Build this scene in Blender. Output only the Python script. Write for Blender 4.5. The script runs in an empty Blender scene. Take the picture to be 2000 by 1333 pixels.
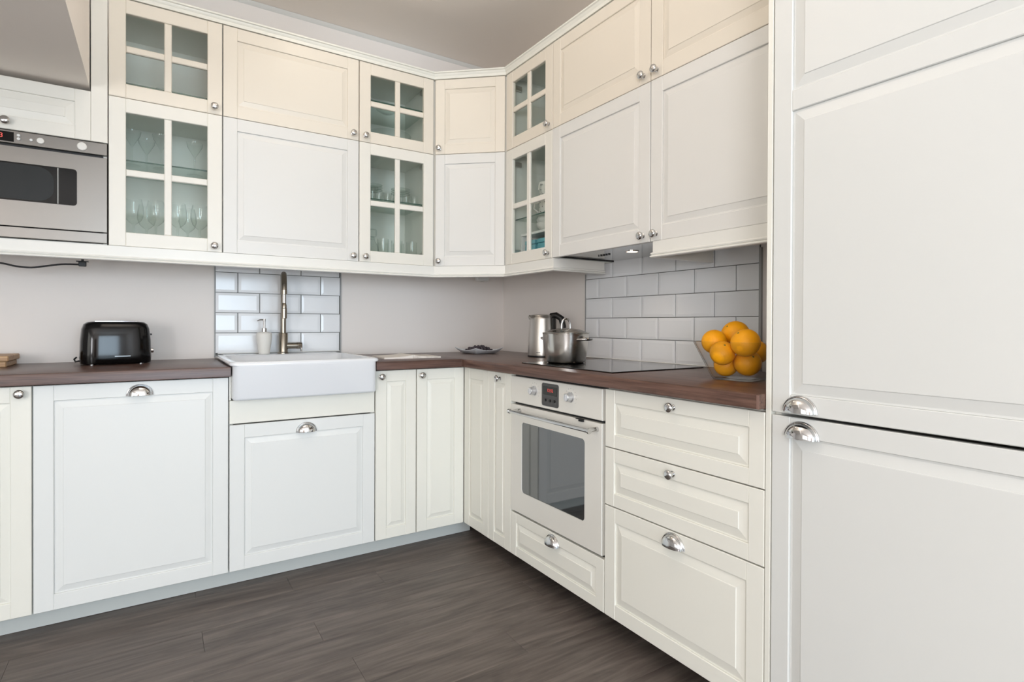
import bpy, bmesh, math, random
from mathutils import Vector, Matrix
random.seed(7)
scene = bpy.context.scene
COL = scene.collection
PI = math.pi

# ------------------------------------------------------------------ camera
A, PT, RO = 0.5720, -0.0060, 0.0040
F0 = Vector((math.sin(A), math.cos(A), 0)); R0 = Vector((math.cos(A), -math.sin(A), 0)); U0 = Vector((0, 0, 1))
F2 = F0*math.cos(PT) + U0*math.sin(PT); U2 = U0*math.cos(PT) - F0*math.sin(PT)
R3 = R0*math.cos(RO) + U2*math.sin(RO); U3 = U2*math.cos(RO) - R0*math.sin(RO)
cam_d = bpy.data.cameras.new('camera'); cam = bpy.data.objects.new('camera', cam_d); COL.objects.link(cam)
m = Matrix((R3, U3, -F2)).transposed().to_4x4(); m.translation = Vector((-1.9502, -3.1378, 1.1038))
cam.matrix_world = m
cam_d.sensor_width = 36; cam_d.lens = 1080.5/2000*36
cam_d.shift_y = -(666.5-639.3)/2000
cam_d.clip_start = 0.02
scene.camera = cam
scene.cycles.transparent_max_bounces = 32

# ------------------------------------------------------------------ world, lights, exposure
w = bpy.data.worlds.new('sky'); scene.world = w; w.use_nodes = True
bg = w.node_tree.nodes['Background']; bg.inputs[0].default_value = (0.80, 0.90, 1.0, 1); bg.inputs[1].default_value = 0.2
scene.view_settings.view_transform = 'Standard'; scene.view_settings.look = 'None'
scene.view_settings.exposure = 0.07; scene.view_settings.gamma = 1.0; scene.view_settings.use_curve_mapping = False

def area(name, loc, rot, sx, sy, power, color):
    d = bpy.data.lights.new(name, 'AREA'); d.shape = 'RECTANGLE'; d.size = sx; d.size_y = sy; d.energy = power; d.color = color
    o = bpy.data.objects.new(name, d); o.location = loc; o.rotation_euler = rot; COL.objects.link(o); return o
def ball(name, loc, power, color, r):
    d = bpy.data.lights.new(name, 'POINT'); d.energy = power; d.color = color; d.shadow_soft_size = r
    o = bpy.data.objects.new(name, d); o.location = loc; COL.objects.link(o); return o
# daylight through the two windows of the room (behind and to the left of the camera)
area('daylight_rear_window', (-1.45, -7.95, 1.4), (PI/2, 0, 0), 1.9, 2.1, 143.0, (0.688, 0.853, 1.0))
area('daylight_far_left_window', (-4.55, -6.4, 1.35), (0, -PI/2, 0), 1.4, 2.1, 160.0, (0.975, 0.969, 1.0))
area('daylight_near_left_window', (-4.55, -3.5, 1.35), (0, -PI/2, 0), 1.4, 1.9, 24, (1.0, 0.981, 0.907))
# warm ceiling spot near the wall cabinets, added unseen fill light brightening the ceiling
ball('ceiling_spot_back', (-1.30, -0.95, 2.62), 1.3, (1.0, 0.862, 0.672), 0.05)
area('ceiling_fill_light', (-1.75, -1.9, 2.15), (PI, 0, 0), .3, .3, 10.5, (1, .94, .87))

# ------------------------------------------------------------------ mesh helpers
class MB:
    def __init__(s): s.bm = bmesh.new()
    def face(s, vs):
        try: s.bm.faces.new(vs)
        except ValueError: pass
    def loft(s, rings, closed=True, caps=True):
        L = [[s.bm.verts.new(p) for p in r] for r in rings]
        n = len(L[0])
        for a, b in zip(L, L[1:]):
            for i in range(n if closed else n-1):
                j = (i+1) % n; s.face((a[i], a[j], b[j], b[i]))
        if caps:
            s.face(L[0]); s.face(L[-1][::-1])
        return s
    def box(s, x0, x1, y0, y1, z0, z1, bev=0.0, seg=1):
        b = bmesh.new(); bmesh.ops.create_cube(b, size=1)
        for v in b.verts: v.co = Vector(((x0+x1)/2+v.co.x*(x1-x0), (y0+y1)/2+v.co.y*(y1-y0), (z0+z1)/2+v.co.z*(z1-z0)))
        if bev: bmesh.ops.bevel(b, geom=b.edges[:], offset=bev, segments=seg, affect='EDGES', profile=0.5)
        t = bpy.data.meshes.new('t'); b.to_mesh(t); b.free(); s.bm.from_mesh(t); bpy.data.meshes.remove(t); return s
    def rect(s, rings, cap0=True, cap1=True):       # rings of (x0,x1,z0,z1,y)
        L = [[s.bm.verts.new(p) for p in ((a, y, c), (b, y, c), (b, y, d), (a, y, d))] for a, b, c, d, y in rings]
        for p, q in zip(L, L[1:]):
            for i in range(4):
                j = (i+1) % 4; s.face((p[i], p[j], q[j], q[i]))
        if cap0: s.face(L[0])
        if cap1: s.face(L[-1][::-1])
        return s
    def board(s, x0, x1, z0, z1, y, yb, c):         # board with chamfered front edges
        return s.rect([(x0, x1, z0, z1, yb), (x0, x1, z0, z1, y+c), (x0+c, x1-c, z0+c, z1-c, y)])
    def lathe(s, prof, n=24, c=(0, 0, 0), ax='z', cap=True):
        rings = []
        for r, h in prof:
            ring = []
            for i in range(n):
                t = 2*PI*i/n; x, y = max(r, 1e-5)*math.cos(t), max(r, 1e-5)*math.sin(t)
                p = (x, y, h) if ax == 'z' else ((x, h, y) if ax == 'y' else (h, x, y))
                ring.append((c[0]+p[0], c[1]+p[1], c[2]+p[2]))
            rings.append(ring)
        return s.loft(rings, True, cap)
    def tube(s, pts, r, n=10, caps=True):
        P = [Vector(p) for p in pts]; rings = []; up = None
        for i, p in enumerate(P):
            t = (P[min(i+1, len(P)-1)]-P[max(i-1, 0)]).normalized()
            if up is None: up = Vector((0, 0, 1)) if abs(t.z) < .9 else Vector((1, 0, 0))
            b = t.cross(up).normalized(); up = b.cross(t).normalized()
            rr = r[i] if isinstance(r, (list, tuple)) else r
            rings.append([p+(b*math.cos(2*PI*k/n)+up*math.sin(2*PI*k/n))*rr for k in range(n)])
        return s.loft(rings, True, caps)
    def ball(s, c, r, n=16, m=10, sx=1, sy=1, sz=1):
        rings = []
        for j in range(m+1):
            t = PI*j/m
            rings.append([(c[0]+sx*r*math.sin(t if 0 < j < m else 1e-3)*math.cos(2*PI*i/n), c[1]+sy*r*math.sin(t if 0 < j < m else 1e-3)*math.sin(2*PI*i/n), c[2]-sz*r*math.cos(t)) for i in range(n)])
        return s.loft(rings)
    def prism(s, poly, z0, z1):
        return s.loft([[(x, y, z0) for x, y in poly], [(x, y, z1) for x, y in poly]])
    def sweep(s, path, prof):                       # profile (out, z); out = right of travel
        n = len(path); rings = []
        for i, (x, y) in enumerate(path):
            def nrm(a, b):
                d = Vector((b[0]-a[0], b[1]-a[1])).normalized(); return Vector((d.y, -d.x))
            if i == 0: o = nrm(path[0], path[1])
            elif i == n-1: o = nrm(path[-2], path[-1])
            else:
                p, q = nrm(path[i-1], path[i]), nrm(path[i], path[i+1]); o = (p+q).normalized(); o = o/max(.2, o.dot(p))
            rings.append([(x+o.x*u, y+o.y*u, z) for u, z in prof])
        return s.loft(rings)
    def build(s, name, mat, parent=None, loc=None, rot=None, smooth=35, kind=None, label=None):
        bmesh.ops.remove_doubles(s.bm, verts=s.bm.verts, dist=1e-6)
        bmesh.ops.recalc_face_normals(s.bm, faces=s.bm.faces)
        me = bpy.data.meshes.new(name); s.bm.to_mesh(me); s.bm.free()
        if smooth:
            for p in me.polygons: p.use_smooth = True
            me.set_sharp_from_angle(angle=math.radians(smooth))
        me.materials.append(mat)
        return link(name, me, parent, loc, rot, kind, label)
def link(name, me, parent=None, loc=None, rot=None, kind=None, label=None):
    o = bpy.data.objects.new(name, me); COL.objects.link(o)
    if parent: o.parent = parent
    if loc: o.location = loc
    if rot: o.rotation_euler = rot
    if kind: o['kind'] = kind
    if label: o['label'] = label
    return o
def tag(o, label, cat, group=None, kind=None):
    o['label'] = label; o['category'] = cat
    if group: o['group'] = group
    if kind: o['kind'] = kind
    return o
def thing(name, label, cat, loc=(0, 0, 0), rz=0, group=None):
    o = bpy.data.objects.new(name, None); COL.objects.link(o); o.location = loc; o.rotation_euler = (0, 0, rz)
    o.empty_display_size = .05
    return tag(o, label, cat, group)
def copy_tree(o, parent=None):
    c = o.copy(); COL.objects.link(c); c.parent = parent
    for ch in list(o.children): copy_tree(ch, c)
    return c

# ------------------------------------------------------------------ materials
def lin(c): return tuple(((x/255)/12.92 if x/255 <= .04045 else (((x/255)+.055)/1.055)**2.4) for x in c)+(1,)
def mat(name, rgb, rough=.5, metal=0.0, spec=.5, bump=0, bscale=60, coat=0, ior=None, var=0, vscale=3):
    M = bpy.data.materials.new(name); M.use_nodes = True; nt = M.node_tree; b = nt.nodes['Principled BSDF']
    b.inputs['Base Color'].default_value = lin(rgb); b.inputs['Roughness'].default_value = rough
    b.inputs['Metallic'].default_value = metal; b.inputs['Specular IOR Level'].default_value = spec
    if coat: b.inputs['Coat Weight'].default_value = coat; b.inputs['Coat Roughness'].default_value = .05
    if ior: b.inputs['IOR'].default_value = ior
    if bump or var:
        tc = nt.nodes.new('ShaderNodeTexCoord')
    if bump:
        n = nt.nodes.new('ShaderNodeTexNoise'); n.inputs['Scale'].default_value = bscale; n.inputs['Detail'].default_value = 3
        bp = nt.nodes.new('ShaderNodeBump'); bp.inputs['Strength'].default_value = bump; bp.inputs['Distance'].default_value = .002
        nt.links.new(tc.outputs['Object'], n.inputs['Vector']); nt.links.new(n.outputs['Fac'], bp.inputs['Height']); nt.links.new(bp.outputs['Normal'], b.inputs['Normal'])
    if var:
        n = nt.nodes.new('ShaderNodeTexNoise'); n.inputs['Scale'].default_value = vscale
        r = nt.nodes.new('ShaderNodeValToRGB'); k = [max(0, c-var) for c in rgb]; k2 = [min(255, c+var) for c in rgb]
        r.color_ramp.elements[0].color = lin(k); r.color_ramp.elements[1].color = lin(k2)
        r.color_ramp.elements[0].position = .3; r.color_ramp.elements[1].position = .7
        nt.links.new(tc.outputs['Object'], n.inputs['Vector']); nt.links.new(n.outputs['Fac'], r.inputs[0]); nt.links.new(r.outputs[0], b.inputs['Base Color'])
    return M
def wood(name, dark, mid, light, axis=0, rough=.4, stretch=14, scale=5, perobj=.0, bump=.12, spec=.5, fine=.42):
    M = bpy.data.materials.new(name); M.use_nodes = True; nt = M.node_tree; b = nt.nodes['Principled BSDF']; N = nt.nodes.new; L = nt.links.new
    tc = N('ShaderNodeTexCoord'); oi = N('ShaderNodeObjectInfo')
    add = N('ShaderNodeVectorMath'); add.operation = 'MULTIPLY_ADD'
    cx = N('ShaderNodeCombineXYZ')
    for i in range(3): L(oi.outputs['Random'], cx.inputs[i])
    L(cx.outputs[0], add.inputs[0]); add.inputs[1].default_value = (37, 53, 29); L(tc.outputs['Object'], add.inputs[2])
    mp = N('ShaderNodeMapping'); s = [scale*stretch/5]*3; s[axis] = scale/5*1.0; mp.inputs['Scale'].default_value = s
    L(add.outputs[0], mp.inputs['Vector'])
    n1 = N('ShaderNodeTexNoise'); n1.inputs['Scale'].default_value = 2.2; n1.inputs['Detail'].default_value = 7; n1.inputs['Roughness'].default_value = .62; n1.inputs['Distortion'].default_value = 1.6
    L(mp.outputs[0], n1.inputs['Vector'])
    mp2 = N('ShaderNodeMapping'); s2 = [scale*stretch*1.6]*3; s2[axis] = scale*.55; mp2.inputs['Scale'].default_value = s2; L(add.outputs[0], mp2.inputs['Vector'])
    n2 = N('ShaderNodeTexNoise'); n2.inputs['Scale'].default_value = 1.6; n2.inputs['Detail'].default_value = 5; L(mp2.outputs[0], n2.inputs['Vector'])
    mx = N('ShaderNodeMix'); mx.data_type = 'FLOAT'; mx.inputs[0].default_value = fine; L(n1.outputs['Fac'], mx.inputs[2]); L(n2.outputs['Fac'], mx.inputs[3])
    r = N('ShaderNodeValToRGB'); e = r.color_ramp.elements; e[0].position = .34; e[0].color = lin(dark); e[1].position = .67; e[1].color = lin(light)
    q = r.color_ramp.elements.new(.5); q.color = lin(mid)
    L(mx.outputs[0], r.inputs[0])
    hv = N('ShaderNodeHueSaturation'); mr = N('ShaderNodeMapRange'); mr.inputs[3].default_value = 1-perobj; mr.inputs[4].default_value = 1+perobj
    L(oi.outputs['Random'], mr.inputs[0]); L(mr.outputs[0], hv.inputs['Value']); L(r.outputs[0], hv.inputs['Color']); L(hv.outputs[0], b.inputs['Base Color'])
    b.inputs['Roughness'].default_value = rough; b.inputs['Specular IOR Level'].default_value = spec
    bp = N('ShaderNodeBump'); bp.inputs['Strength'].default_value = bump; bp.inputs['Distance'].default_value = .001; L(n2.outputs['Fac'], bp.inputs['Height']); L(bp.outputs[0], b.inputs['Normal'])
    return M
def thin_glass(name, tint, edge, blend=.35, rough=.0, refl=1.0):
    M = bpy.data.materials.new(name); M.use_nodes = True; nt = M.node_tree; N = nt.nodes.new; L = nt.links.new
    nt.nodes.remove(nt.nodes['Principled BSDF']); out = nt.nodes['Material Output']
    t = N('ShaderNodeBsdfTransparent'); g = N('ShaderNodeBsdfGlossy'); g.inputs['Roughness'].default_value = rough
    lw = N('ShaderNodeLayerWeight'); lw.inputs[0].default_value = .5
    def mth(op, x, y):
        n = N('ShaderNodeMath'); n.operation = op; L(x, n.inputs[0]); n.inputs[1].default_value = y; return n.outputs[0]
    mc = N('ShaderNodeMix'); mc.data_type = 'RGBA'; mc.inputs[6].default_value = tint+(1,); mc.inputs[7].default_value = edge+(1,)
    L(mth('POWER', lw.outputs['Facing'], blend), mc.inputs[0]); L(mc.outputs[2], t.inputs[0])
    sch = mth('ADD', mth('MULTIPLY', mth('POWER', lw.outputs['Facing'], 5.0), .9), .05)
    mm = N('ShaderNodeMath'); mm.operation = 'MULTIPLY'; mm.inputs[1].default_value = refl; L(sch, mm.inputs[0])
    mx = N('ShaderNodeMixShader'); L(mm.outputs[0], mx.inputs[0]); L(t.outputs[0], mx.inputs[1]); L(g.outputs[0], mx.inputs[2]); L(mx.outputs[0], out.inputs[0])
    return M
def emit(name, rgb, s):
    M = bpy.data.materials.new(name); M.use_nodes = True; b = M.node_tree.nodes['Principled BSDF']
    b.inputs['Base Color'].default_value = lin(rgb); b.inputs['Emission Color'].default_value = lin(rgb); b.inputs['Emission Strength'].default_value = s
    return M

WHITE = mat('white_front_paint', (226, 228, 226), .33, spec=.45)
CREAM = mat('cream_front_paint', (232, 231, 222), .33, spec=.45)
TALLW = mat('tall_front_paint', (217, 218, 215), .33, spec=.45)
OFFW = mat('off_white_front_paint', (224, 223, 219), .33, spec=.45)
OFFC = mat('pelmet_paint', (231, 230, 224), .3, spec=.45)
LCREAM = mat('light_cream_front_paint', (231, 228, 219), .33, spec=.45)
WARM = mat('warm_cream_front_paint', (229, 221, 207), .33, spec=.45)
CARC = mat('cabinet_board', (222, 220, 212), .5)
CARCD = mat('cabinet_interior', (226, 229, 222), .5)
WALLM = mat('wall_paint', (236, 230, 225), .75, bump=.08, bscale=180)
CEILM = mat('ceiling_paint', (250, 242, 234), .85, bump=.05, bscale=120)
TILE = mat('white_glazed_tile', (236, 238, 240), .16, spec=.45)
GROUT = mat('grey_grout', (118, 118, 116), .9)
JOINT = mat('floor_joint', (48, 42, 39), .9)
SEAL = mat('white_sealant', (225, 225, 222), .4)
TRIMG = mat('aluminium_trim', (158, 159, 158), .45)
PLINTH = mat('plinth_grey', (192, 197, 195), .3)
CHROME = mat('chrome', (205, 205, 205), .07, metal=1)
STEELB = mat('brushed_steel', (204, 200, 194), .32, metal=1, bump=.05, bscale=300)
STEELM = mat('microwave_steel', (128, 123, 117), .34, metal=1, bump=.05, bscale=300)
SATIN = mat('satin_silver', (214, 216, 219), .28, metal=.85)
STEELP = mat('polished_steel', (210, 208, 203), .2, metal=1)
NICKEL = mat('brushed_nickel', (150, 142, 130), .27, metal=1)
STEELR = mat('hood_steel', (190, 190, 188), .06, metal=1)
BLACKG = mat('black_glass', (8, 8, 9), .03, spec=.5)
OVENG = mat('oven_window_glass', (38, 42, 44), .04, spec=.8, ior=2.0)
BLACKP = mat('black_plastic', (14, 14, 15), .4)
BLACKL = mat('black_lacquer', (5, 5, 6), .10, spec=.35)
ENAMEL = mat('cream_enamel', (222, 220, 213), .22)
CERAM = mat('white_ceramic', (226, 229, 233), .1, coat=.5)
MATTE = mat('white_stoneware', (224, 222, 216), .45)
PAPER = mat('paper', (238, 232, 224), .8)
PRINT = mat('printed_page', (224, 217, 208), .8, var=14, vscale=60)
FRUIT = mat('orange_peel', (248, 168, 0), .48, spec=.4, bump=.35, bscale=260, var=9, vscale=9)
STEM = mat('fruit_stem_end', (120, 110, 40), .8)
BERRY = mat('dark_berry_skin', (62, 54, 62), .45, var=14, vscale=120)
TEAL = mat('teal_lacquer', (96, 168, 182), .4)
SILVER = mat('silver_print', (190, 192, 194), .3, metal=.7)
MWG = mat('microwave_window', (9, 10, 10), .12, spec=.22)
MWS = mat('microwave_screen', (40, 42, 42), .3, spec=.2)
DARKP = mat('dark_grey_panel', (62, 60, 60), .25)
MARK = mat('grey_print', (150, 150, 146), .6)
RED = emit('red_display', (225, 84, 74), .45)
LAMP = emit('lamp_lens', (255, 225, 190), 3)
WOODT = wood('worktop_wood', (62, 42, 36), (91, 66, 57), (113, 86, 75), axis=0, rough=.32, perobj=.0)
WOODTY = wood('worktop_wood_side', (66, 44, 36), (96, 69, 58), (118, 89, 76), axis=1, rough=.32, perobj=.0)
EDGE = mat('worktop_end_edge', (128, 100, 90), .45)
FLOORM = wood('floor_oak_dark', (70, 61, 57), (95, 86, 80), (119, 109, 102), axis=0, rough=.45, perobj=.05, scale=4.5, stretch=6, bump=.2, fine=.4)
BEECH = wood('tray_wood', (150, 112, 78), (182, 146, 108), (204, 172, 134), axis=0, rough=.5)
BROWN = mat('brown_door_wood', (104, 84, 68), .5)
PANE = thin_glass('door_pane_glass', (.93, .965, .945), (.80, .87, .84), 3)
SHELFG = thin_glass('shelf_glass', (.95, .985, .97), (.70, .82, .77), 4)
SHELFE = mat('shelf_glass_edge', (52, 84, 74), .2)
GLASSW = thin_glass('glassware', (.96, .975, .965), (.52, .60, .57), 4, refl=.9)
BOWLG = thin_glass('bowl_glass', (.985, .99, .99), (.42, .46, .48), 5)
LIDG = thin_glass('lid_glass', (.80, .78, .75), (.5, .48, .45), 4)

# ------------------------------------------------------------------ setting
UY, UX = -.388, -.390          # wall-cabinet fronts
BY = BX = -.62                 # base-cabinet fronts
ZB0, ZB1 = .082, .880
ZW0, ZW1, ZW2 = 1.414, 2.018, 2.420
CT0, CT1 = .885, .925          # worktop
H = 2.758; XL, YR = -4.6, -8.0

fl = MB().box(XL, 0, YR, 0, -.06, -.008).build('floor', JOINT, kind='structure')
# floor planks, running along x
pw, pl = .146, 1.22; y = -.012; row = 0; pmesh = {}
offs = [0.30, 0.62, 0.02, 0.84, .44, .16, .70]
jf = {3: -1.815, 6: -1.812, 9: -1.405}
while y > YR+.02:
    y0 = max(y-pw+.0006, YR+.004); x = XL+.004 - pl*((offs[row % 7] + .13*(row//7)) % 1)
    if row in jf: x = jf[row]-pl*3
    while x < -.01:
        a, b = max(x, XL+.003), min(x+pl-.0006, -.003)
        if b-a > .05:
            key = (round(b-a, 3), round(y-y0, 3))
            if key not in pmesh:
                q = MB(); L, W = b-a, y-y0
                e = .0006
                q.loft([[(-L/2, -W/2, -.008), (L/2, -W/2, -.008), (L/2, W/2, -.008), (-L/2, W/2, -.008)],
                        [(-L/2, -W/2, -e), (L/2, -W/2, -e), (L/2, W/2, -e), (-L/2, W/2, -e)],
                        [(-L/2+e, -W/2+e, 0), (L/2-e, -W/2+e, 0), (L/2-e, W/2-e, 0), (-L/2+e, W/2-e, 0)]])
                o = q.build('plank', FLOORM, fl, ((a+b)/2, (y+y0)/2, 0), smooth=0); pmesh[key] = o.data
            else:
                link('plank', pmesh[key], fl, ((a+b)/2, (y+y0)/2, 0))
        x += pl
    y -= pw; row += 1

MB().box(XL, 0, YR, 0, H, H+.1).build('ceiling', CEILM, kind='structure')
wb = MB().box(XL-.1, .1, 0, .1, -.06, H+.1).build('wall_back', WALLM, kind='structure')
wr = MB().box(0, .1, YR-.1, 0, -.06, H+.1).build('wall_right', WALLM, kind='structure')
def wall_with_openings(name, lo, hi, ops, z0, z1, mk):
    q = MB(); u = lo
    for a, b in ops:
        q.box(*mk(u, a, -.06, H+.1)).box(*mk(a, b, -.06, z0)).box(*mk(a, b, z1, H+.1)); u = b
    q.box(*mk(u, hi, -.06, H+.1)); return q.build(name, WALLM, kind='structure')
WZ0, WZ1 = .6, 2.1; VZ0, VZ1 = .3, 2.5
wall_with_openings('wall_left', YR-.1, 0, [(-7.5, -5.3), (-4.5, -2.5)], WZ0, WZ1, lambda a, b, c, d: (XL-.1, XL, a, b, c, d))
wall_with_openings('wall_front', XL, 0, [(-2.45, -.45)], VZ0, VZ1, lambda a, b, c, d: (a, b, YR-.1, YR, c, d))
def win_frame(name, a, b, z0, z1, mk):
    m_ = (a+b)/2; q = MB()
    for r in ((a, a+.06, z0, z1), (b-.06, b, z0, z1), (a+.06, b-.06, z0, z0+.06), (a+.06, b-.06, z1-.06, z1), (m_-.03, m_+.03, z0+.06, z1-.06)): q.box(*mk(*r), bev=.004)
    return q.build(name, SEAL, kind='structure')
fy_ = lambda a, b, c, d: (a, b, YR-.09, YR-.02, c, d)
fx_ = lambda a, b, c, d: (XL-.09, XL-.02, a, b, c, d)
win_frame('window_1', -2.45, -.45, VZ0, VZ1, fy_)
win_frame('window_2', -7.5, -5.3, WZ0, WZ1, fx_); win_frame('window_3', -4.5, -2.5, WZ0, WZ1, fx_)
MB().board(-.45, .45, 0, 2.06, 0, .035, .003).build('door_1', BROWN, loc=(-3.45, YR+.04, 0.001), rot=(0, 0, PI), kind='structure')
# boxed bulkhead above the microwave, and the coving line between back wall and ceiling
MB().box(XL, -2.171, -1.9, -.001, 2.036, H-.001).build('trim_1', CEILM, kind='structure')
MB().sweep([(-2.17, -.0005), (-.001, -.0005)], [(0, H-.001), (.02, H-.001), (.012, H-.010), (0, H-.018)]).build('trim_2', SEAL, kind='structure')
# plinths
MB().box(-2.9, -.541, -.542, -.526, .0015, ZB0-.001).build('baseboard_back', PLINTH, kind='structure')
MB().box(-.44, -.422, -2.9, -.5425, .0015, ZB0-.001).build('baseboard_right', BLACKP, kind='structure')  # black colour stands in for the shade under the right-run doors

# ------------------------------------------------------------------ tiles
def tile_mesh(wd, ht, cutx0=False, cutx1=False, cutz1=False):
    t, c = .004, .012
    a, b, d = (0 if cutx0 else c), (0 if cutx1 else c), (0 if cutz1 else c)
    q = MB(); q.rect([(0, wd, 0, ht, 0), (0, wd, 0, ht, -t), (.0008+0, wd-.0008, .0008, ht-.0008, -t-.0006), (max(a, .001), wd-max(b, .001), c, ht-max(d, .001), -t-.0024), (max(a, .001)+.001, wd-max(b, .001)-.001, c+.001, ht-max(d, .001)-.001, -t-.0026)])
    return q
def tiling(wall, to_world, rz, W, z0, pitch, zt, px, cols):
    cache = {}
    n = 0; z = z0
    while z < zt-.01:
        ht = min(pitch-.003, zt-z)
        u = 0 if n % 2 == 0 else -px/2
        while u < W-.012:
            a, b = max(u, 0), min(u+px-.0042, W)
            if b-a > .012:
                key = (round(b-a, 3), round(ht, 3), u < -.01, u+px-.003 > W+.01, ht < pitch-.01)
                if key not in cache:
                    o = tile_mesh(b-a, ht, *key[2:]).build('tile', TILE, wall, to_world(a, z), (0, 0, rz), smooth=0); cache[key] = o.data
                else: link('tile', cache[key], wall, to_world(a, z), (0, 0, rz))
            u += px
        z += pitch; n += 1
MB().box(-1.700, -1.082, -.0025, .0, .93, ZW0-.003).build('grout', GROUT, wb, smooth=0)
tiling(wb, lambda u, z: (-1.699+u, -.0025, z), 0, .616, .951, .1022, ZW0-.004, .2053, 3)
MB().box(-1.7045, -1.700, -.0105, 0, .93, ZW0-.003).build('tile_edge_trim', TRIMG, wb)
MB().box(-1.082, -1.0765, -.0105, 0, .93, ZW0-.003).build('tile_edge_trim', TRIMG, wb)
MB().box(-1.69, -1.084, -.014, -.0025, .9455, .951, bev=.002).build('sealant_strip', SEAL, wb)
MB().box(-.0025, 0, -1.869, -.852, CT1+.0005, 1.52).build('grout', GROUT, wr, smooth=0)
tiling(wr, lambda u, z: (-.0025, -.853-u, z), -PI/2, 1.015, .931, .1029, 1.52, .2035, 5)
MB().box(-.0105, 0, -.852, -.848, CT1+.0005, 1.37).build('tile_edge_trim', TRIMG, wr)
MB().box(-.012, 0, -1.878, -1.869, CT1+.0005, 1.40).build('tile_edge_trim', TRIMG, wr)
MB().box(-.012, -.0025, -1.868, -.853, CT1+.0003, .931, bev=.002).build('sealant_strip', SEAL, wr)

# ------------------------------------------------------------------ cabinet pieces (local frame: x to the right, y into the wall, z up)
def knob(parent, x, y, z):
    q = MB().lathe([(.0095, 0), (.0095, -.0025), (.0065, -.004), (.0052, -.010), (.0085, -.0135), (.0145, -.0175), (.0155, -.0215), (.0135, -.0255), (.008, -.0278), (.0005, -.0285)], 20, ax='y')
    return q.build('knob', CHROME, parent, (x, y, z), smooth=50)
def cup_handle(parent, x, y, z, wd=.088, ht=.042, dp=.026):
    q = MB(); rings = []; n = 20
    prof = [(1.0, 0), (1.0, -.0030), (.965, -.0042), (.93, -.0030), (.90, -.0036)]
    rr = .88
    for k in range(0, 9):
        t = k/8*PI/2; prof.append((rr*math.cos(t)*(1-.0)+.0, -.0045-(dp-.0045)*math.sin(t)**.9))
    prof = prof[:-1]
    a, b = wd/2, ht
    for r, yy in prof:
        rings.append([(a*r*math.cos(PI*i/n), yy, b*r*math.sin(PI*i/n)) for i in range(n+1)])
    rings.append([(a*.12*math.cos(PI*i/n), -dp, b*.12*math.sin(PI*i/n)) for i in range(n+1)])
    L = [[q.bm.verts.new(p) for p in r] for r in rings]
    for p, s in zip(L, L[1:]):
        for i in range(n): q.face((p[i], p[i+1], s[i+1], s[i]))
    q.face([v for v in L[-1]])
    r = bmesh.ops.solidify(q.bm, geom=q.bm.faces[:], thickness=.0014)
    return q.build('cup_handle', CHROME, parent, (x, y, z), smooth=60)
def front(parent, name, x0, x1, z0, z1, mt, y=0, fr=.056, th=.018, band=.026, splits=None):
    """framed front with one or more raised panels; returns the front"""
    c = .0018; q = MB()
    q.board(x0, x0+fr, z0, z1, y, y+th, c).board(x1-fr, x1, z0, z1, y, y+th, c)
    zs = [(z0, z0+fr), (z1-fr, z1)]
    for s in (splits or []): zs.insert(-1, (s-.026, s+.026))
    for a, b in zs: q.board(x0+fr-.0005, x1-fr+.0005, a, b, y+.0006, y+th, c)
    d = q.build(name, mt, parent, smooth=20)
    for (a, b), (e, f) in zip(zs, zs[1:]):
        X0, X1, Z0, Z1 = x0+fr+.0003, x1-fr-.0003, b+.0003, e-.0003
        bd = min(band, (X1-X0)*.3, (Z1-Z0)*.36); p = MB()
        def rg(i, yy): return (X0+i, X1-i, Z0+i, Z1-i, y+yy)
        p.rect([rg(0, th-.001), rg(0, .0068), rg(.005, .0068), rg(.008, .0060), rg(bd-.001, .0022), rg(bd, .0008), rg(bd+.0012, .0004)])
        p.build('panel', mt, d, smooth=12)
    return d
def glass_front(parent, x0, x1, z0, z1, mt, y=0, fr=.057, th=.019, mw=.027):
    c = .0022; q = MB()
    q.board(x0, x0+fr, z0, z1, y, y+th, c).board(x1-fr, x1, z0, z1, y, y+th, c)
    for a, b in ((z0, z0+fr), (z1-fr, z1)): q.board(x0+fr-.0005, x1-fr+.0005, a, b, y+.0006, y+th, c)
    xm, zm = (x0+x1)/2, (z0+z1)/2
    q.board(xm-mw/2, xm+mw/2, z0+fr, z1-fr, y+.003, y+th-.004, .003)
    q.board(x0+fr, xm-mw/2+.001, zm-mw/2, zm+mw/2, y+.0034, y+th-.004, .003).board(xm+mw/2-.001, x1-fr, zm-mw/2, zm+mw/2, y+.0034, y+th-.004, .003)
    d = q.build('door', mt, parent, smooth=20)
    for a, b in ((x0+fr, xm-mw/2), (xm+mw/2, x1-fr)):
        for e, f in ((z0+fr, zm-mw/2), (zm+mw/2, z1-fr)):
            p = MB(); vs = [p.bm.verts.new(v) for v in ((a-.001, y+.011, e-.001), (b+.001, y+.011, e-.001), (b+.001, y+.011, f+.001), (a-.001, y+.011, f+.001))]; p.face(vs)
            p.build('pane', PANE, d, smooth=0)
    return d
def carcass(parent, wd, dp, ht, m=CARC, y0=.0195, t=.016, z0=0):
    q = MB()
    q.box(.0005, t, y0, dp, z0, ht).box(wd-t, wd-.0005, y0, dp, z0, ht).box(t, wd-t, y0, dp, z0, z0+t).box(t, wd-t, y0, dp, ht-t, ht).box(t, wd-t, dp-.006, dp, z0+t, ht-t)
    return q.build('carcass', m, parent, smooth=0)
def hinge(parent, x, y, z):
    q = MB().box(x-.014, x+.014, y, y+.012, z-.022, z+.022, bev=.003).box(x-.008, x+.008, y+.012, y+.055, z-.012, z+.012, bev=.002)
    return q.build('hinge', STEELB, parent)
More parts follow.
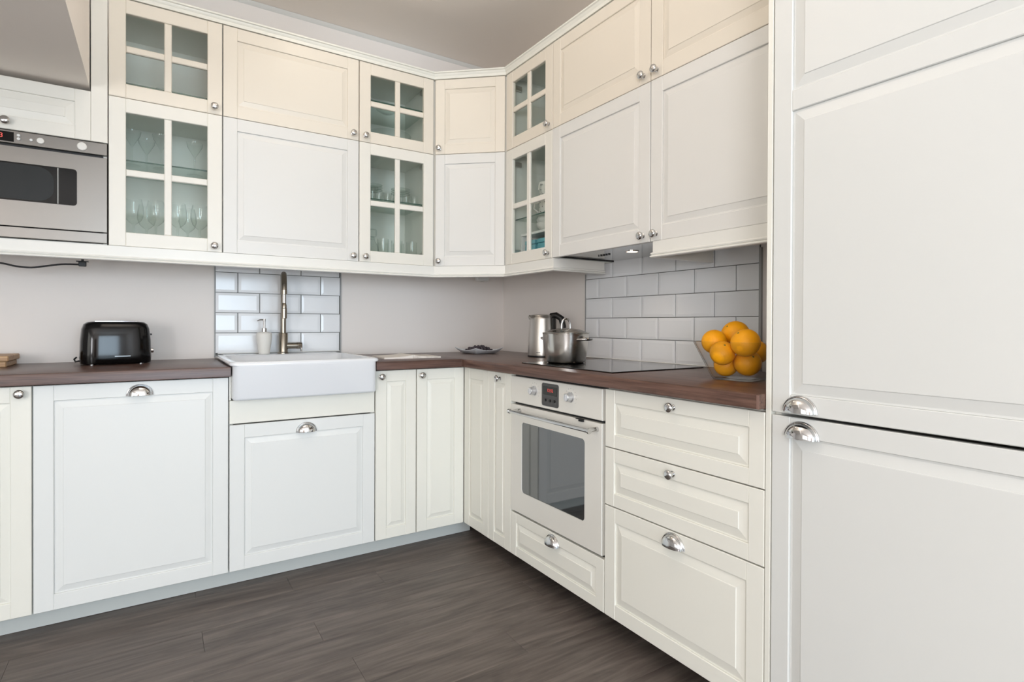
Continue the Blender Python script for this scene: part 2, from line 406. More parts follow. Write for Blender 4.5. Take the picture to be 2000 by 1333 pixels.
def shelf(parent, wd, dp, z, t=.016, y0=.05):
    s = MB().box(t+.001, wd-t-.001, y0+.001, dp-.008, z, z+.006).build('glass_shelf', SHELFG, parent, smooth=0)
    MB().box(t+.001, wd-t-.001, y0, y0+.001, z, z+.006).build('glass_shelf_edge', SHELFE, s, smooth=0)
    return s

RR = -PI/2
G = .0016
DB, DW = .615, .380            # depths (front to wall)
# ---- back run, base
def base(name, label, x0, x1, loc_right=False, grp=None):
    if loc_right: return thing(name, label, 'cabinet', (BX, x0, ZB0), RR, grp), abs(x1-x0)
    return thing(name, label, 'cabinet', (x0, BY, ZB0), 0, grp), x1-x0
hb = ZB1-ZB0
c, wd = base('base_cabinet', 'narrow cream base cabinet at the left edge, left of the wide dishwasher front', -2.612, -2.312)
carcass(c, wd, DB, hb); d = front(c, 'door', G, wd-G, 0, hb, CREAM); knob(d, wd-.032, 0, .855-ZB0)
c, wd = base('dishwasher_cabinet', 'wide white dishwasher front under the worktop left of the sink, cup handle at top', -2.311, -1.7005)
carcass(c, wd, DB, hb); d = front(c, 'door', G, wd-G, 0, hb, WHITE); cup_handle(d, wd/2+.005, 0, .828-ZB0)
c, wd = base('sink_cabinet', 'white sink cabinet with a plain cream strip and one deep drawer below the sink', -1.699, -1.0885)
q = MB().box(.0005, .016, .0195, DB, 0, .70).box(wd-.016, wd-.0005, .0195, DB, 0, .70).box(.016, wd-.016, .0195, DB, 0, .016).box(.016, wd-.016, DB-.006, DB, .016, .70)
q.build('carcass', CARC, c, smooth=0)
d = front(c, 'drawer', G, wd-G, 0, .683-ZB0, WHITE); cup_handle(d, wd/2-.003, 0, .629-ZB0)
MB().board(G, wd-G, .688-ZB0, .784-ZB0, .004, .018, .0015).build('filler_strip', CREAM, c)
for a, b in ((.0006, .0072), (wd-.0075, wd-.0006)): MB().box(a, b, .003, .02, .786-ZB0, .884-ZB0).build('side_filler', CREAM, c)
c, wd = base('base_cabinet', 'narrow white base cabinet directly right of the sink, knob at upper left', -1.087, -.8815)
carcass(c, wd, DB, hb); d = front(c, 'door', G, wd-G, 0, hb, CREAM, fr=.053, band=.022); knob(d, .0275, 0, .852-ZB0)
# corner base cabinet
c = thing('corner_base_cabinet', 'corner base cabinet with two narrow folding doors meeting in the inner corner', 'cabinet', (-.880, BY, ZB0))
MB().prism([(.0015, .0195), (.2800, .0195), (.2800, -.2470), (.875, -.2470), (.875, .615), (.0015, .615)], 0, hb).build('carcass', CARC, c, smooth=0)
d = front(c, 'door', G, .2585, 0, hb, CREAM, fr=.053, band=.022); knob(d, .024, 0, .850-ZB0)
d2 = front(c, 'door', 0, .2445, 0, hb, CREAM, fr=.053, band=.022); d2.location = (.260, -.004, 0); d2.rotation_euler = (0, 0, RR)
# ---- right run, base
c, wd = base('base_cabinet', 'very narrow cream base cabinet directly left of the oven, knob near top', -.8685, -1.0665, True)
carcass(c, wd, DB, hb); d = front(c, 'door', G, wd-G, 0, hb, CREAM, fr=.050, band=.02); knob(d, .103, 0, .852-ZB0)
# oven housing
c, wd = base('oven_housing_cabinet', 'cream cabinet housing the oven, with a low drawer and cup handle beneath it', -1.0675, -1.6775, True)
q = MB().box(.0005, .004, .022, DB, 0, hb).box(wd-.004, wd-.0005, .022, DB, 0, hb).box(.004, wd-.004, .022, DB, 0, .016).box(.004, wd-.004, .022, DB, .172, .182).box(.004, wd-.004, DB-.006, DB, .182, hb)
q.build('carcass', CARC, c, smooth=0)
d = front(c, 'drawer', G, wd-G, 0, .270-ZB0, CREAM, fr=.042, band=.026); cup_handle(d, .309, 0, .222-ZB0)
# drawers
c, wd = base('drawer_cabinet', 'three-drawer cream base cabinet between the oven and the tall fridge panel', -1.6785, -2.2880, True)
carcass(c, wd, DB, hb)
for a, b, kn in ((.675, .876, 1), (.472, .6715, 1), (ZB0, .468, 0)):
    d = front(c, 'drawer', G, wd-G, a-ZB0, b-ZB0, CREAM, fr=.046 if kn else .052, band=.030)
    if kn: knob(d, wd/2, 0, b-.026-ZB0)
    else: cup_handle(d, .309, 0, .424-ZB0)
# tall unit
c = thing('tall_fridge_cabinet', 'tall white built-in fridge cabinet at the right edge with two framed doors', 'cabinet', (BX, -2.3045, ZB0), RR)
carcass(c, .600, .615, 2.30)
d = front(c, 'door', G, .600-G, 0, .874-ZB0, TALLW, fr=.048, band=.030); cup_handle(d, .080, 0, .826-ZB0, .088, .041, .028)
d = front(c, 'door', G, .600-G, .8815-ZB0, 2.30, TALLW, fr=.048, band=.030, splits=[1.662-ZB0]); cup_handle(d, .075, 0, .889-ZB0, .088, .041, .028)
tag(MB().box(BX, -.012, -2.3035, -2.2890, .0015, H-.004, bev=.001).build('tall_end_panel', CREAM), 'tall cream end panel between the drawers and the fridge cabinet', 'panel')

# ---- wall cabinets
def wall_cab(name, label, p0, p1, z0, z1, right=False, dp=DW, open_z=0):
    if right: o = thing(name, label, 'cabinet', (UX, p0, z0), RR)
    else: o = thing(name, label, 'cabinet', (p0, UY, z0), 0)
    return o, abs(p1-p0), z1-z0
gl = {}
rows = ((ZW0, ZW1-.001, 'lower'), (ZW1, ZW2, 'upper'))
for z0, z1, rn in rows:
    up = rn == 'upper'; mt = WARM if up else CREAM; big = WARM if up else OFFW; kz = .030 if up else .026
    c, wd, ht = wall_cab('glass_wall_cabinet', f'{rn} glass-front wall cabinet at the left, beside the microwave' + (' bulkhead' if up else ''), -2.1115, -1.7025, z0, z1)
    carcass(c, wd, DW, ht, CARCD); d = glass_front(c, G, wd-G, 0, ht-.001, WARM if up else LCREAM); knob(d, wd-.032, 0, kz); gl['L'+rn] = c
    shelf(c, wd, DW, (2.092 if up else 1.773)-z0)
    for hz in (.08, ht-.08): hinge(c, .031, .0195, hz)
    c, wd, ht = wall_cab('wall_cabinet', f'wide {rn} wall cabinet above the sink with a panelled {"cream" if up else "white"} door', -1.7015, -1.0945, z0, z1)
    carcass(c, wd, DW, ht); d = front(c, 'door', G, wd-G, 0, ht-.001, big); knob(d, wd-.031, 0, kz)
    c, wd, ht = wall_cab('glass_wall_cabinet', f'{rn} glass-front wall cabinet on the back wall beside the corner cabinet', -1.0935, -.6865, z0, z1)
    carcass(c, wd, DW, ht, CARCD); d = glass_front(c, G, wd-G, 0, ht-.001, WARM if up else LCREAM); knob(d, .030, 0, kz); gl['M'+rn] = c
    if not up: shelf(c, wd, DW, 1.745-z0)
    for hz in (.06, ht-.06): hinge(c, wd-.044, .0195, hz)
    # diagonal corner
    ang = math.atan2(-.648+.388, -.390+.684); wdd = math.hypot(.294, .260)
    c = thing('corner_wall_cabinet', f'{rn} diagonal corner wall cabinet with one panelled door', 'cabinet', (-.684, UY, z0), ang)
    inv = Matrix.Rotation(-ang, 2)
    pl_ = [(-.685, -.366), (-.368, -.649), (-.001, -.649), (-.001, -.001), (-.685, -.001)]
    MB().prism([tuple(inv @ (Vector(p)-Vector((-.684, UY)))) for p in pl_], 0, ht).build('carcass', CARC, c, smooth=0)
    d = front(c, 'door', .006, wdd-.006, 0, ht-.001, WARM if up else OFFW, fr=.052); knob(d, .028, 0, kz)
    # right run
    c, wd, ht = wall_cab('glass_wall_cabinet', f'{rn} glass-front wall cabinet on the right wall, between corner cabinet and hood', -.6505, -1.0565, z0, z1, True)
    carcass(c, wd, DW, ht, CARCD); d = glass_front(c, G, wd-G, 0, ht-.001, WARM if up else LCREAM); knob(d, wd-.028, 0, kz); gl['R'+rn] = c
    shelf(c, wd, DW, (2.088 if up else 1.652)-z0)
    for hz in (.07, ht-.07): hinge(c, .032, .0195, hz)
    c, wd, ht = wall_cab('wall_cabinet', f'wide {rn} wall cabinet over the cooktop, ' + ('above the hood cabinet' if up else 'hiding the extractor hood'), -1.0575, -1.6675, z0, z1, True)
    carcass(c, wd, DW, ht, z0=0 if up else .085); d = front(c, 'door', G, wd-G, 0, ht-.001, big); knob(d, wd-.034, 0, kz)
    c, wd, ht = wall_cab('wall_cabinet', f'wide {rn} wall cabinet above the fruit bowl, next to the tall fridge cabinet', -1.6685, -2.2880, z0, z1, True)
    carcass(c, wd, DW, ht); d = front(c, 'door', G, wd-G, 0, ht-.001, big); knob(d, .030, 0, kz)
# cabinet over the microwave, filler, shelf board under it
c = thing('microwave_cabinet', 'short cream wall cabinet above the microwave with one flap door', 'cabinet', (-2.722, UY, 1.414))
q = MB().box(0, .012, .0195, DW, 0, .604).box(.012, .606, DW-.006, DW, .0, .604).box(.012, .606, .0195, DW, .588, .604).box(.012, .606, .0195, DW-.006, .408, .418).box(.012, .606, .0195, DW-.006, 0, .004).box(.594, .606, .0195, DW-.006, .004, .588)
q.build('carcass', CARC, c, smooth=0)
d = front(c, 'door', G, .555, .408, .604, LCREAM, fr=.05, band=.03); knob(d, .303, 0, .436)
tag(MB().board(-2.1665, -2.1130, 1.822, 2.420, UY, UY+.018, .001).build('filler_panel', LCREAM), 'narrow vertical cream filler panel between microwave cabinet and left glass cabinets', 'panel')
# cornice and pelmets
cp = [(-.03, 2.4215), (.004, 2.4215), (.004, 2.436), (.007, 2.440), (.010, 2.448), (.016, 2.451), (.016, 2.4575), (.012, 2.460), (-.03, 2.460)]
tag(MB().sweep([(-2.169, UY), (-.684, UY), (UX, -.648), (UX, -2.2885)], cp).build('cornice', CREAM, smooth=25), 'white cornice moulding running along the tops of the upper wall cabinets', 'moulding')
vp = [(-.012, 1.4125), (.004, 1.4125), (.004, 1.372), (.009, 1.3705), (.0105, 1.367), (.009, 1.3635), (.006, 1.3625), (.008, 1.361), (.012, 1.3585), (.0125, 1.355), (.010, 1.3525), (-.012, 1.3525)]
tag(MB().sweep([(-2.76, UY), (-.684, UY), (UX, -.648), (UX+.004, -1.066), (-.073, -1.066)], vp).build('light_pelmet', OFFC, smooth=25), 'long cream pelmet strip under the wall cabinets, turning in at the hood', 'moulding')
tag(MB().sweep([(-.064, -1.691), (UX, -1.691), (UX, -2.2885)], vp).build('light_pelmet', OFFC, smooth=25), 'short cream pelmet strip under the wall cabinet above the fruit bowl', 'moulding')

# ------------------------------------------------------------------ worktops
WF = -.648
def slab(name, poly, m, label):
    q = MB(); 
    def ins(k):
        n = len(poly); out = []
        for i in range(n):
            a, b, d = Vector(poly[i-1]), Vector(poly[i]), Vector(poly[(i+1) % n])
            e1, e2 = (b-a).normalized(), (d-b).normalized(); n1, n2 = Vector((-e1.y, e1.x)), Vector((-e2.y, e2.x)); o = (n1+n2); o = o/max(.3, o.dot(n1)) if o.length > 1e-6 else n1
            out.append(b+o*k)
        return out
    q.loft([[(p[0], p[1], z) for p in ins(k)] for k, z in ((.0015, CT0), (0, CT0+.0015), (0, CT1-.004), (.0012, CT1-.0012), (.004, CT1))])
    return tag(q.build(name, m, smooth=40), label, 'worktop')
slab('worktop', [(-2.9, WF), (-1.6955, WF), (-1.6955, -.002), (-2.9, -.002)], WOODT, 'dark brown wood worktop left of the sink, under the toaster')
slab('worktop', [(-1.0915, WF), (-.6495, WF), (-.6495, -.002), (-1.0915, -.002)], WOODT, 'short dark brown worktop piece between the sink and the corner, under the open booklet')
s = slab('worktop', [(-.648, -2.2880), (-.012, -2.2880), (-.012, -.002), (-.648, -.002)], WOODTY, 'long dark brown worktop along the right wall carrying the cooktop')
MB().box(-.6484, -.6476, -2.2883, -2.2810, CT0+.001, CT1-.003).build('end_edging', EDGE, s)
MB().box(-.6490, -.6484, -.6505, -.6455, CT0+.001, CT1-.003).build('corner_joint_strip', EDGE, s)

# ------------------------------------------------------------------ sink
def rrect(x0, x1, y0, y1, r, z, k=6):
    out = []
    for cx_, cy_, a0 in ((x1-r, y1-r, 0), (x0+r, y1-r, 90), (x0+r, y0+r, 180), (x1-r, y0+r, 270)):
        for i in range(k+1):
            t = math.radians(a0+90*i/k); out.append((cx_+r*math.cos(t), cy_+r*math.sin(t), z))
    return out
sx0, sx1, sy0, sy1 = -1.691, -1.097, -.676, -.016
q = MB(); R_ = []
R_ += [rrect(sx0+.012, sx1-.012, sy0+.012, sy1-.012, .018, .787), rrect(sx0+.003, sx1-.003, sy0+.003, sy1-.003, .024, .790), rrect(sx0, sx1, sy0, sy1, .026, .797)]
R_ += [rrect(sx0, sx1, sy0, sy1, .026, .925), rrect(sx0-.001, sx1+.001, sy0-.001, sy1, .026, .9285), rrect(sx0-.009, sx1+.009, sy0-.0005, sy1+.001, .026, .930), rrect(sx0-.012, sx1+.012, sy0-.0002, sy1+.002, .026, .9345), rrect(sx0-.011, sx1+.011, sy0+.0015, sy1+.002, .026, .940), rrect(sx0-.006, sx1+.006, sy0+.006, sy1, .026, .9445)]
R_ += [rrect(sx0+.016, sx1-.016, sy0+.022, -.150, .028, .9445), rrect(sx0+.020, sx1-.020, sy0+.026, -.154, .028, .942), rrect(sx0+.028, sx1-.028, sy0+.034, -.160, .04, .90), rrect(sx0+.034, sx1-.034, sy0+.040, -.166, .05, .815), rrect(sx0+.06, sx1-.06, sy0+.066, -.19, .06, .801)]
q.loft(R_)
sk = tag(q.build('farmhouse_sink', CERAM, smooth=50), 'white ceramic farmhouse sink with a deep apron front set into the worktop', 'sink')
MB().lathe([(.042, .8012), (.042, .804), (.036, .8045), (.034, .802), (.001, .802)], 20, (-1.394, -.42, 0)).build('drain', CHROME, sk)

# faucet
fx, fy, fz = -1.391, -.066, .9447
f = thing('kitchen_faucet', 'tall brushed nickel gooseneck faucet with side lever behind the sink', 'faucet', (fx, fy, fz))
MB().lathe([(.027, 0), (.027, .004), (.0235, .007), (.0225, .012), (.0225, .104), (.021, .1065), (.015, .107)], 24).build('body', NICKEL, f)
pts = [(0, 0, .1), (0, 0, .2), (0, 0, .322)]
dx, dy = -.030/.19, -.97
for i in range(1, 13):
    t = PI*i/12; r = .084; s_ = r-r*math.cos(t); pts.append((dx*s_, dy*s_, .322+r*math.sin(t)))
MB().tube(pts, .0135, 14).build('spout', NICKEL, f, smooth=60)
ex, ey = pts[-1][0], pts[-1][1]
MB().lathe([(.0145, .322), (.0145, .300), (.0125, .299)], 16, (ex, ey, 0)).build('spout_collar', NICKEL, f)
MB().lathe([(.0075, .300), (.0075, .256)], 12, (ex, ey, 0)).build('hose', STEELB, f)
MB().lathe([(.0085, .258), (.0105, .252), (.0125, .246), (.0125, .232), (.0140, .230), (.0140, .182), (.0115, .180), (.001, .180)], 16, (ex, ey, 0)).build('spray_head', NICKEL, f)
lv = MB().lathe([(.0165, .015), (.0165, .064), (.0158, .0645), (.0158, .066), (.0178, .0665), (.0178, .090), (.0165, .092), (.001, .092)], 20, (0, 0, .040), ax='x').build('lever', NICKEL, f)
MB().tube([(.084, -.010, .034), (.088, -.014, .022), (.090, -.018, .008)], .003, 8).build('lever_pin', CHROME, lv)

# soap dispenser
s = thing('soap_dispenser', 'white ceramic soap dispenser with chrome pump beside the faucet', 'dispenser', (-1.488, -.097, .9447))
MB().lathe([(.022, 0), (.0255, .002), (.028, .02), (.0335, .055), (.0368, .088), (.037, .100), (.034, .108), (.022, .1125), (.014, .1135)], 28).build('bottle', MATTE, s, smooth=50)
p = MB().lathe([(.0125, .113), (.0125, .131), (.010, .1325), (.006, .133), (.006, .165), (.007, .166), (.007, .178), (.001, .178)], 16)
p.tube([(.003, 0, .174), (-.02, -.004, .174), (-.033, -.006, .169)], [.0045, .004, .0028], 8).build('pump', CHROME, s)

# ------------------------------------------------------------------ toaster
t = thing('toaster', 'glossy black rounded toaster on the left worktop against the wall', 'toaster', (-2.095, -.205, CT1), math.radians(7))
def supr(a, b, z, n=4.0, k=40, ox=0):
    out = []
    for i in range(k):
        th = 2*PI*i/k; c_, s_ = math.cos(th), math.sin(th)
        out.append((ox+a*math.copysign(abs(c_)**(2/n), c_), b*math.copysign(abs(s_)**(2/n), s_), z))
    return out
MB().loft([supr(.116, .074, .003), supr(.124, .080, .006), supr(.126, .082, .03), supr(.124, .080, .10), supr(.119, .076, .150), supr(.112, .071, .170), supr(.100, .063, .179), supr(.08, .05, .1815)]).build('shell', BLACKL, t, smooth=60)
for yy in (-.022, .022): MB().box(-.075, .075, yy-.012, yy+.012, .1805, .1835, bev=.001).build('slot', CHROME, t)
MB().box(-.01, .045, -.0825, -.0805, .034, .037, bev=.0005).build('badge', SILVER, t)
MB().lathe([(.011, 0), (.011, .010), (.009, .012), (.001, .012)], 14, (.124, -.01, .055), ax='x').build('dial', CHROME, t)
MB().box(.116, .130, -.014, .014, .122, .129, bev=.002).build('lever', BLACKP, t)
for a, b in ((-.085, -.05), (.085, -.05), (-.085, .05), (.085, .05)): MB().lathe([(.010, 0), (.010, .006)], 12, (a, b, 0)).build('foot', CHROME, t)
MB().tube([(-.12, .02, .016), (-.137, .022, .012), (-.141, .03, .022), (-.133, .036, .03)], .0035, 8).build('cord_clip', BLACKP, t)

# wooden box at the left edge
b = thing('wooden_tray', 'light wooden tray at the left end of the worktop, cut by the frame', 'tray', (-2.563, -.135, CT1))
MB().box(-.14, .118, -.10, .10, 0, .022, bev=.003).build('base', BEECH, b)
MB().box(-.15, .126, -.108, .108, .0225, .045, bev=.003).build('rim', BEECH, b)

# cable under the microwave cabinet
MBc = MB(); P_ = [(-2.75, -.21, 1.345), (-2.60, -.21, 1.352), (-2.467, -.21, 1.336), (-2.421, -.21, 1.326), (-2.374, -.21, 1.323), (-2.327, -.21, 1.332), (-2.278, -.21, 1.342), (-2.231, -.21, 1.3445), (-2.218, -.21, 1.3445)]
cb = thing('power_cable', 'black power cable hanging under the pelmet above the toaster', 'cable', (-2.21, -.21, 1.345))
fine = []
for i in range(len(P_)-1):
    p0, p1, p2, p3 = (Vector(P_[max(0, min(len(P_)-1, i+k))]) for k in (-1, 0, 1, 2))
    for k in range(4):
        u = k/4; fine.append(.5*((2*p1)+(p2-p0)*u+(2*p0-5*p1+4*p2-p3)*u*u+(3*p1-p0-3*p2+p3)*u**3)-Vector((-2.21, -.21, 1.345)))
fine.append(Vector(P_[-1])-Vector((-2.21, -.21, 1.345)))
MBc.tube(fine, .0036, 8).build('cord', BLACKP, cb, smooth=60)
MB().box(-.012, .014, -.008, .008, -.008, .012, bev=.002).box(-.02, .022, -.010, .010, .011, .0145, bev=.001).box(-.003, .006, -.004, .004, .0145, .0685).build('clip', BLACKP, cb)

# ------------------------------------------------------------------ booklet and plate
b = thing('open_booklet', 'small open booklet lying on the worktop right of the sink', 'book', (-.845, -.40, CT1), math.radians(-3))
def page(x0, x1, sgn):
    q = MB(); n = 8; top = []; bot = []
    for i in range(n+1):
        u = i/n; x = x0+(x1-x0)*u; h_ = .008+.011*math.exp(-((u if sgn > 0 else 1-u)*4)) - .0005*u
        top.append(h_); bot.append(x)
    rings = []
    for x, h_ in zip(bot, top): rings.append([(x, -.105, .0005), (x, .105, .0005), (x, .105, h_), (x, -.105, h_)])
    return q.loft(rings)
page(-.150, -.0005, -1).build('left_pages', PAPER, b); page(.0005, .150, 1).build('right_pages', PRINT, b)
pl = thing('square_plate', 'square white plate with raised corners in the corner of the worktop', 'plate', (-.308, -.220, CT1), math.radians(8))
q = MB(); rings = []
def sq(a, z, lift, k=8):
    out = []
    for s_ in range(4):
        for i in range(k):
            u = -1+2*i/k; p = [(u, -1), (1, u), (-u, 1), (-1, -u)][s_]
            out.append((a*p[0], a*p[1], z+lift*(abs(p[0]*p[1]))**2))
    return out
q.loft([sq(.066, 0, 0), sq(.074, .003, 0), sq(.096, .013, .011), sq(.103, .019, .016), sq(.103, .0215, .016), sq(.094, .0155, .011), sq(.072, .0065, 0), sq(.05, .006, 0)])
q.build('dish', CERAM, pl, smooth=40)
bm_ = MB().ball((0, 0, 0), .011, 10, 7); bo = None; k = 0
spots = []
for lay, (nx, ny, zz) in enumerate(((6, 5, .0175), (5, 4, .0285), (3, 2, .038))):
    for i in range(nx):
        for j in range(ny):
            spots.append(((i-(nx-1)/2)*.0235+random.uniform(-.003, .003), (j-(ny-1)/2)*.0235+random.uniform(-.003, .003), zz+random.uniform(-.001, .001)))
for sx_, sy_, sz_ in spots:
    loc = (-.308+sx_, -.220+sy_, CT1+sz_)
    if bo is None: bo = bm_.build('dark_berry', BERRY, None, loc, smooth=60); o = bo
    else: o = bo.copy(); COL.objects.link(o); o.location = loc
    o.rotation_euler = (random.random()*3, random.random()*3, 0); o.scale = (random.uniform(.9, 1.15), random.uniform(.85, 1.1), random.uniform(.8, 1.0))
    tag(o, 'small dark berry in the heap on the square white plate', 'fruit', 'dark berries on the plate')

# ------------------------------------------------------------------ cooktop, pot, kettle
ck = thing('induction_cooktop', 'black glass cooktop set in the right worktop below the hood', 'cooktop', (-.305, -1.355, CT1))
MB().box(-.255, .252, -.296, .296, .0004, .0045, bev=.0015).build('glass_plate', BLACKG, ck)
CZ = CT1+.0046
p = thing('cooking_pot', 'stainless steel cooking pot with glass lid on the cooktop', 'pot', (-.391, -1.166, CZ+.0003), math.radians(0)); p.scale = (1.09, 1.09, 1.04)
MB().lathe([(.072, 0), (.077, .002), (.080, .006), (.0815, .011), (.088, .045), (.094, .09), (.0965, .118), (.0975, .124), (.0960, .1255), (.0945, .124), (.0925, .115), (.088, .07), (.078, .012), (.07, .006), (.001, .006)], 40).build('body', STEELP, p, smooth=50)
ld = MB().lathe([(.0955, .1262), (.0935, .1285), (.085, .133), (.06, .1425), (.03, .148), (.001, .1495)], 36, cap=False).build('lid', LIDG, p, smooth=60)
MB().lathe([(.0965, .1258), (.0985, .1270), (.0985, .1300), (.0955, .1305), (.0940, .1285)], 36, cap=False).build('lid_rim', STEELP, ld, smooth=60)
hp = []
for i in range(13):
    a = PI*i/12; hp.append((.019*math.cos(a)*.94, -.019*math.cos(a)*.34, .146+ (.044 if 0 < i < 12 else .0)*(math.sin(a)**.6 if 0 < i < 12 else 0)))
MB().tube(hp, .0042, 10).build('lid_handle', CHROME, ld, smooth=60)
va = math.radians(-80)
for s_ in (0, 1):
    aa = va + s_*PI; pts = []
    for i in range(13):
        u = -1+2*i/12; rr = .093+.034*(1-abs(u)**3.2); tt = aa+u*.33*(.093/rr)**.3
        pts.append((rr*math.cos(tt), rr*math.sin(tt), .101+.004*(1-u*u)))
    MB().tube(pts, .0055, 10).build('side_handle', CHROME, p, smooth=60)
k = thing('electric_kettle', 'brushed steel electric kettle with black handle behind the cooking pot', 'kettle', (-.180, -.690, CT1), math.radians(-58))
KR = [(.076, 0), (.0775, .002), (.0775, .008)]
MB().lathe(KR, 32).build('base', BLACKP, k)
MB().lathe([(.0770, .0085), (.0775, .012), (.073, .10), (.0665, .205), (.064, .218), (.055, .224)], 36).build('body', STEELB, k, smooth=50)
MB().lathe([(.0645, .2185), (.061, .226), (.04, .230), (.001, .231)], 32, cap=False).build('lid', STEELB, k, smooth=50)
hp = [(.050, 0, .222), (.082, 0, .226), (.112, 0, .208), (.124, 0, .165), (.122, 0, .125), (.110, 0, .095)]
MB().tube(hp, [.015, .017, .017, .0155, .014, .011], 12).build('handle', BLACKP, k, smooth=60)
MB().box(.058, .078, -.016, .016, .06, .215, bev=.004).build('handle_mount', BLACKP, k)
MB().tube([(-.052, 0, .205), (-.070, 0, .215), (-.078, 0, .221)], [.016, .012, .008], 10).build('spout', STEELB, k)
a_ = math.radians(-140+58)
MB().box(-.011, .011, -.0008, .0008, -.0015, .0015).build('badge', DARKP, k, (.0768*math.cos(a_), .0768*math.sin(a_), .026), (0, 0, a_+PI/2))

# ------------------------------------------------------------------ fruit bowl
b = thing('glass_fruit_bowl', 'clear square glass bowl full of oranges on the right worktop', 'bowl', (-.351, -2.027, CT1), math.radians(10))
q = MB()
def sr(a, z, n=7): return supr(a, a, z, n, 40)
q.loft([sr(.060, .0003), sr(.067, .002), sr(.072, .010), sr(.118, .1225), sr(.1185, .124), sr(.1175, .1248), sr(.1155, .1235), sr(.069, .012), sr(.062, .0055), sr(.04, .005)])
q.build('bowl', BOWLG, b, smooth=50)
FR = [(-.2949, -1.9681, 1.0700, .0470, 'topmost orange of the heap in the glass bowl'), (-.3780, -1.9471, 1.0462, .0411, 'leftmost orange in the glass bowl, at the rim'),
      (-.4194, -2.0098, 1.0124, .0395, 'orange at the front of the bowl, below the leftmost one'), (-.4100, -2.0857, 1.0476, .0445, 'large orange at the right front of the bowl, under the topmost'),
      (-.3587, -2.0585, .9820, .0426, 'orange at the lower right of the glass bowl'), (-.3563, -1.9774, .9702, .0392, 'lowest orange, at the bottom left of the glass bowl'),
      (-.2801, -2.0350, 1.0135, .0407, 'orange mostly hidden at the back right of the bowl')]
for i, (x, y, z, r, lb) in enumerate(FR):
    o = thing('orange', lb, 'fruit', (x, y, z), random.random()*6, 'oranges in the glass bowl')
    o.rotation_euler = (random.uniform(-.9, .9), random.uniform(-.9, .9), random.random()*6)
    q = MB().ball((0, 0, 0), r, 28, 18, sz=.96)
    q.build('peel', FRUIT, o, smooth=80)
    MB().lathe([(.0035, r*.955), (.003, r*.965), (.001, r*.967)], 8).build('stem_end', STEM, o)

# ------------------------------------------------------------------ oven (local frame of the right run)
def rounded_plate(q, x0, x1, z0, z1, r, y0, y1):
    a = [(p[0], y0, p[1]) for p in [(v[0], v[1]) for v in rrect(x0, x1, z0, z1, r, 0)]]
    c2 = [(p[0], y1, p[2]) for p in a]
    return q.loft([c2, a])
ov = thing('built_in_oven', 'cream built-in oven with chrome bar handle under the cooktop', 'oven', (BX, -1.0675, 0), RR)
OW = .6065
MB().box(.0045, OW-.003, .0205, .56, .268, .878).build('body', BLACKP, ov, smooth=0)
cpn = MB().board(.0025, .5985, .7605, .8735, -.002, .020, .002).build('control_panel', ENAMEL, ov)
q = MB(); rounded_plate(q, .236, .348, .772, .864, .010, -.0035, -.0018); ds = q.build('display', DARKP, cpn)
MB().box(.246, .338, -.0042, -.0034, .817, .852).build('screen', BLACKG, ds)
def text(s, size, m, parent, loc, rot, name):
    cu = bpy.data.curves.new(name, 'FONT'); cu.body = s; cu.size = size; cu.extrude = .0002; cu.align_x = 'CENTER'; cu.align_y = 'CENTER'
    o = bpy.data.objects.new('t', cu); COL.objects.link(o); dg = bpy.context.evaluated_depsgraph_get(); me = bpy.data.meshes.new_from_object(o.evaluated_get(dg)); bpy.data.objects.remove(o); me.name = name
    me.materials.clear(); me.materials.append(m); return link(name, me, parent, loc, rot)
text('12:32', .018, RED, ds, (.294, -.0046, .836), (PI/2, 0, 0), 'clock_digits')
for xx in (.262, .292, .322):
    MB().lathe([(.0055, -.0035), (.0055, -.007), (.001, -.0075)], 12, (xx, 0, .796), ax='y').build('button', BLACKP, ds)
for xx, ang in ((.183, .2), (.423, -.1)):
    kb = MB().lathe([(.020, -.002), (.020, -.006), (.0165, -.008), (.0155, -.026), (.013, -.028), (.001, -.028)], 24, (xx, 0, .825), ax='y').build('control_knob', SATIN, cpn)
    MB().box(xx-.0025, xx+.0025, -.031, -.0275, .812, .838, bev=.001).build('pointer', CHROME, kb)
q = MB()
for xx in (.183, .423):
    for i in range(11):
        t_ = -2.2+i*.44; q.lathe([(.0013, -.0021), (.0013, -.0024)], 8, (xx+.033*math.sin(t_), 0, .825+.033*math.cos(t_)), ax='y')
q.build('dial_marks', MARK, cpn, kind='stuff')
q = MB(); x0, x1, z0, z1 = .0025, .5985, .280, .7495; wx0, wx1, wz0, wz1 = .087, .505, .374, .679
inn = lambda y: [(p[0], y, p[1]) for p in rrect(wx0, wx1, wz0, wz1, .016, 0)]
def outr(e, y):
    pts = []
    for (cx_, cz_) in ((x1-e, z1-e), (x0+e, z1-e), (x0+e, z0+e), (x1-e, z0+e)): pts += [(cx_, y, cz_)]*7
    return pts
dr = None
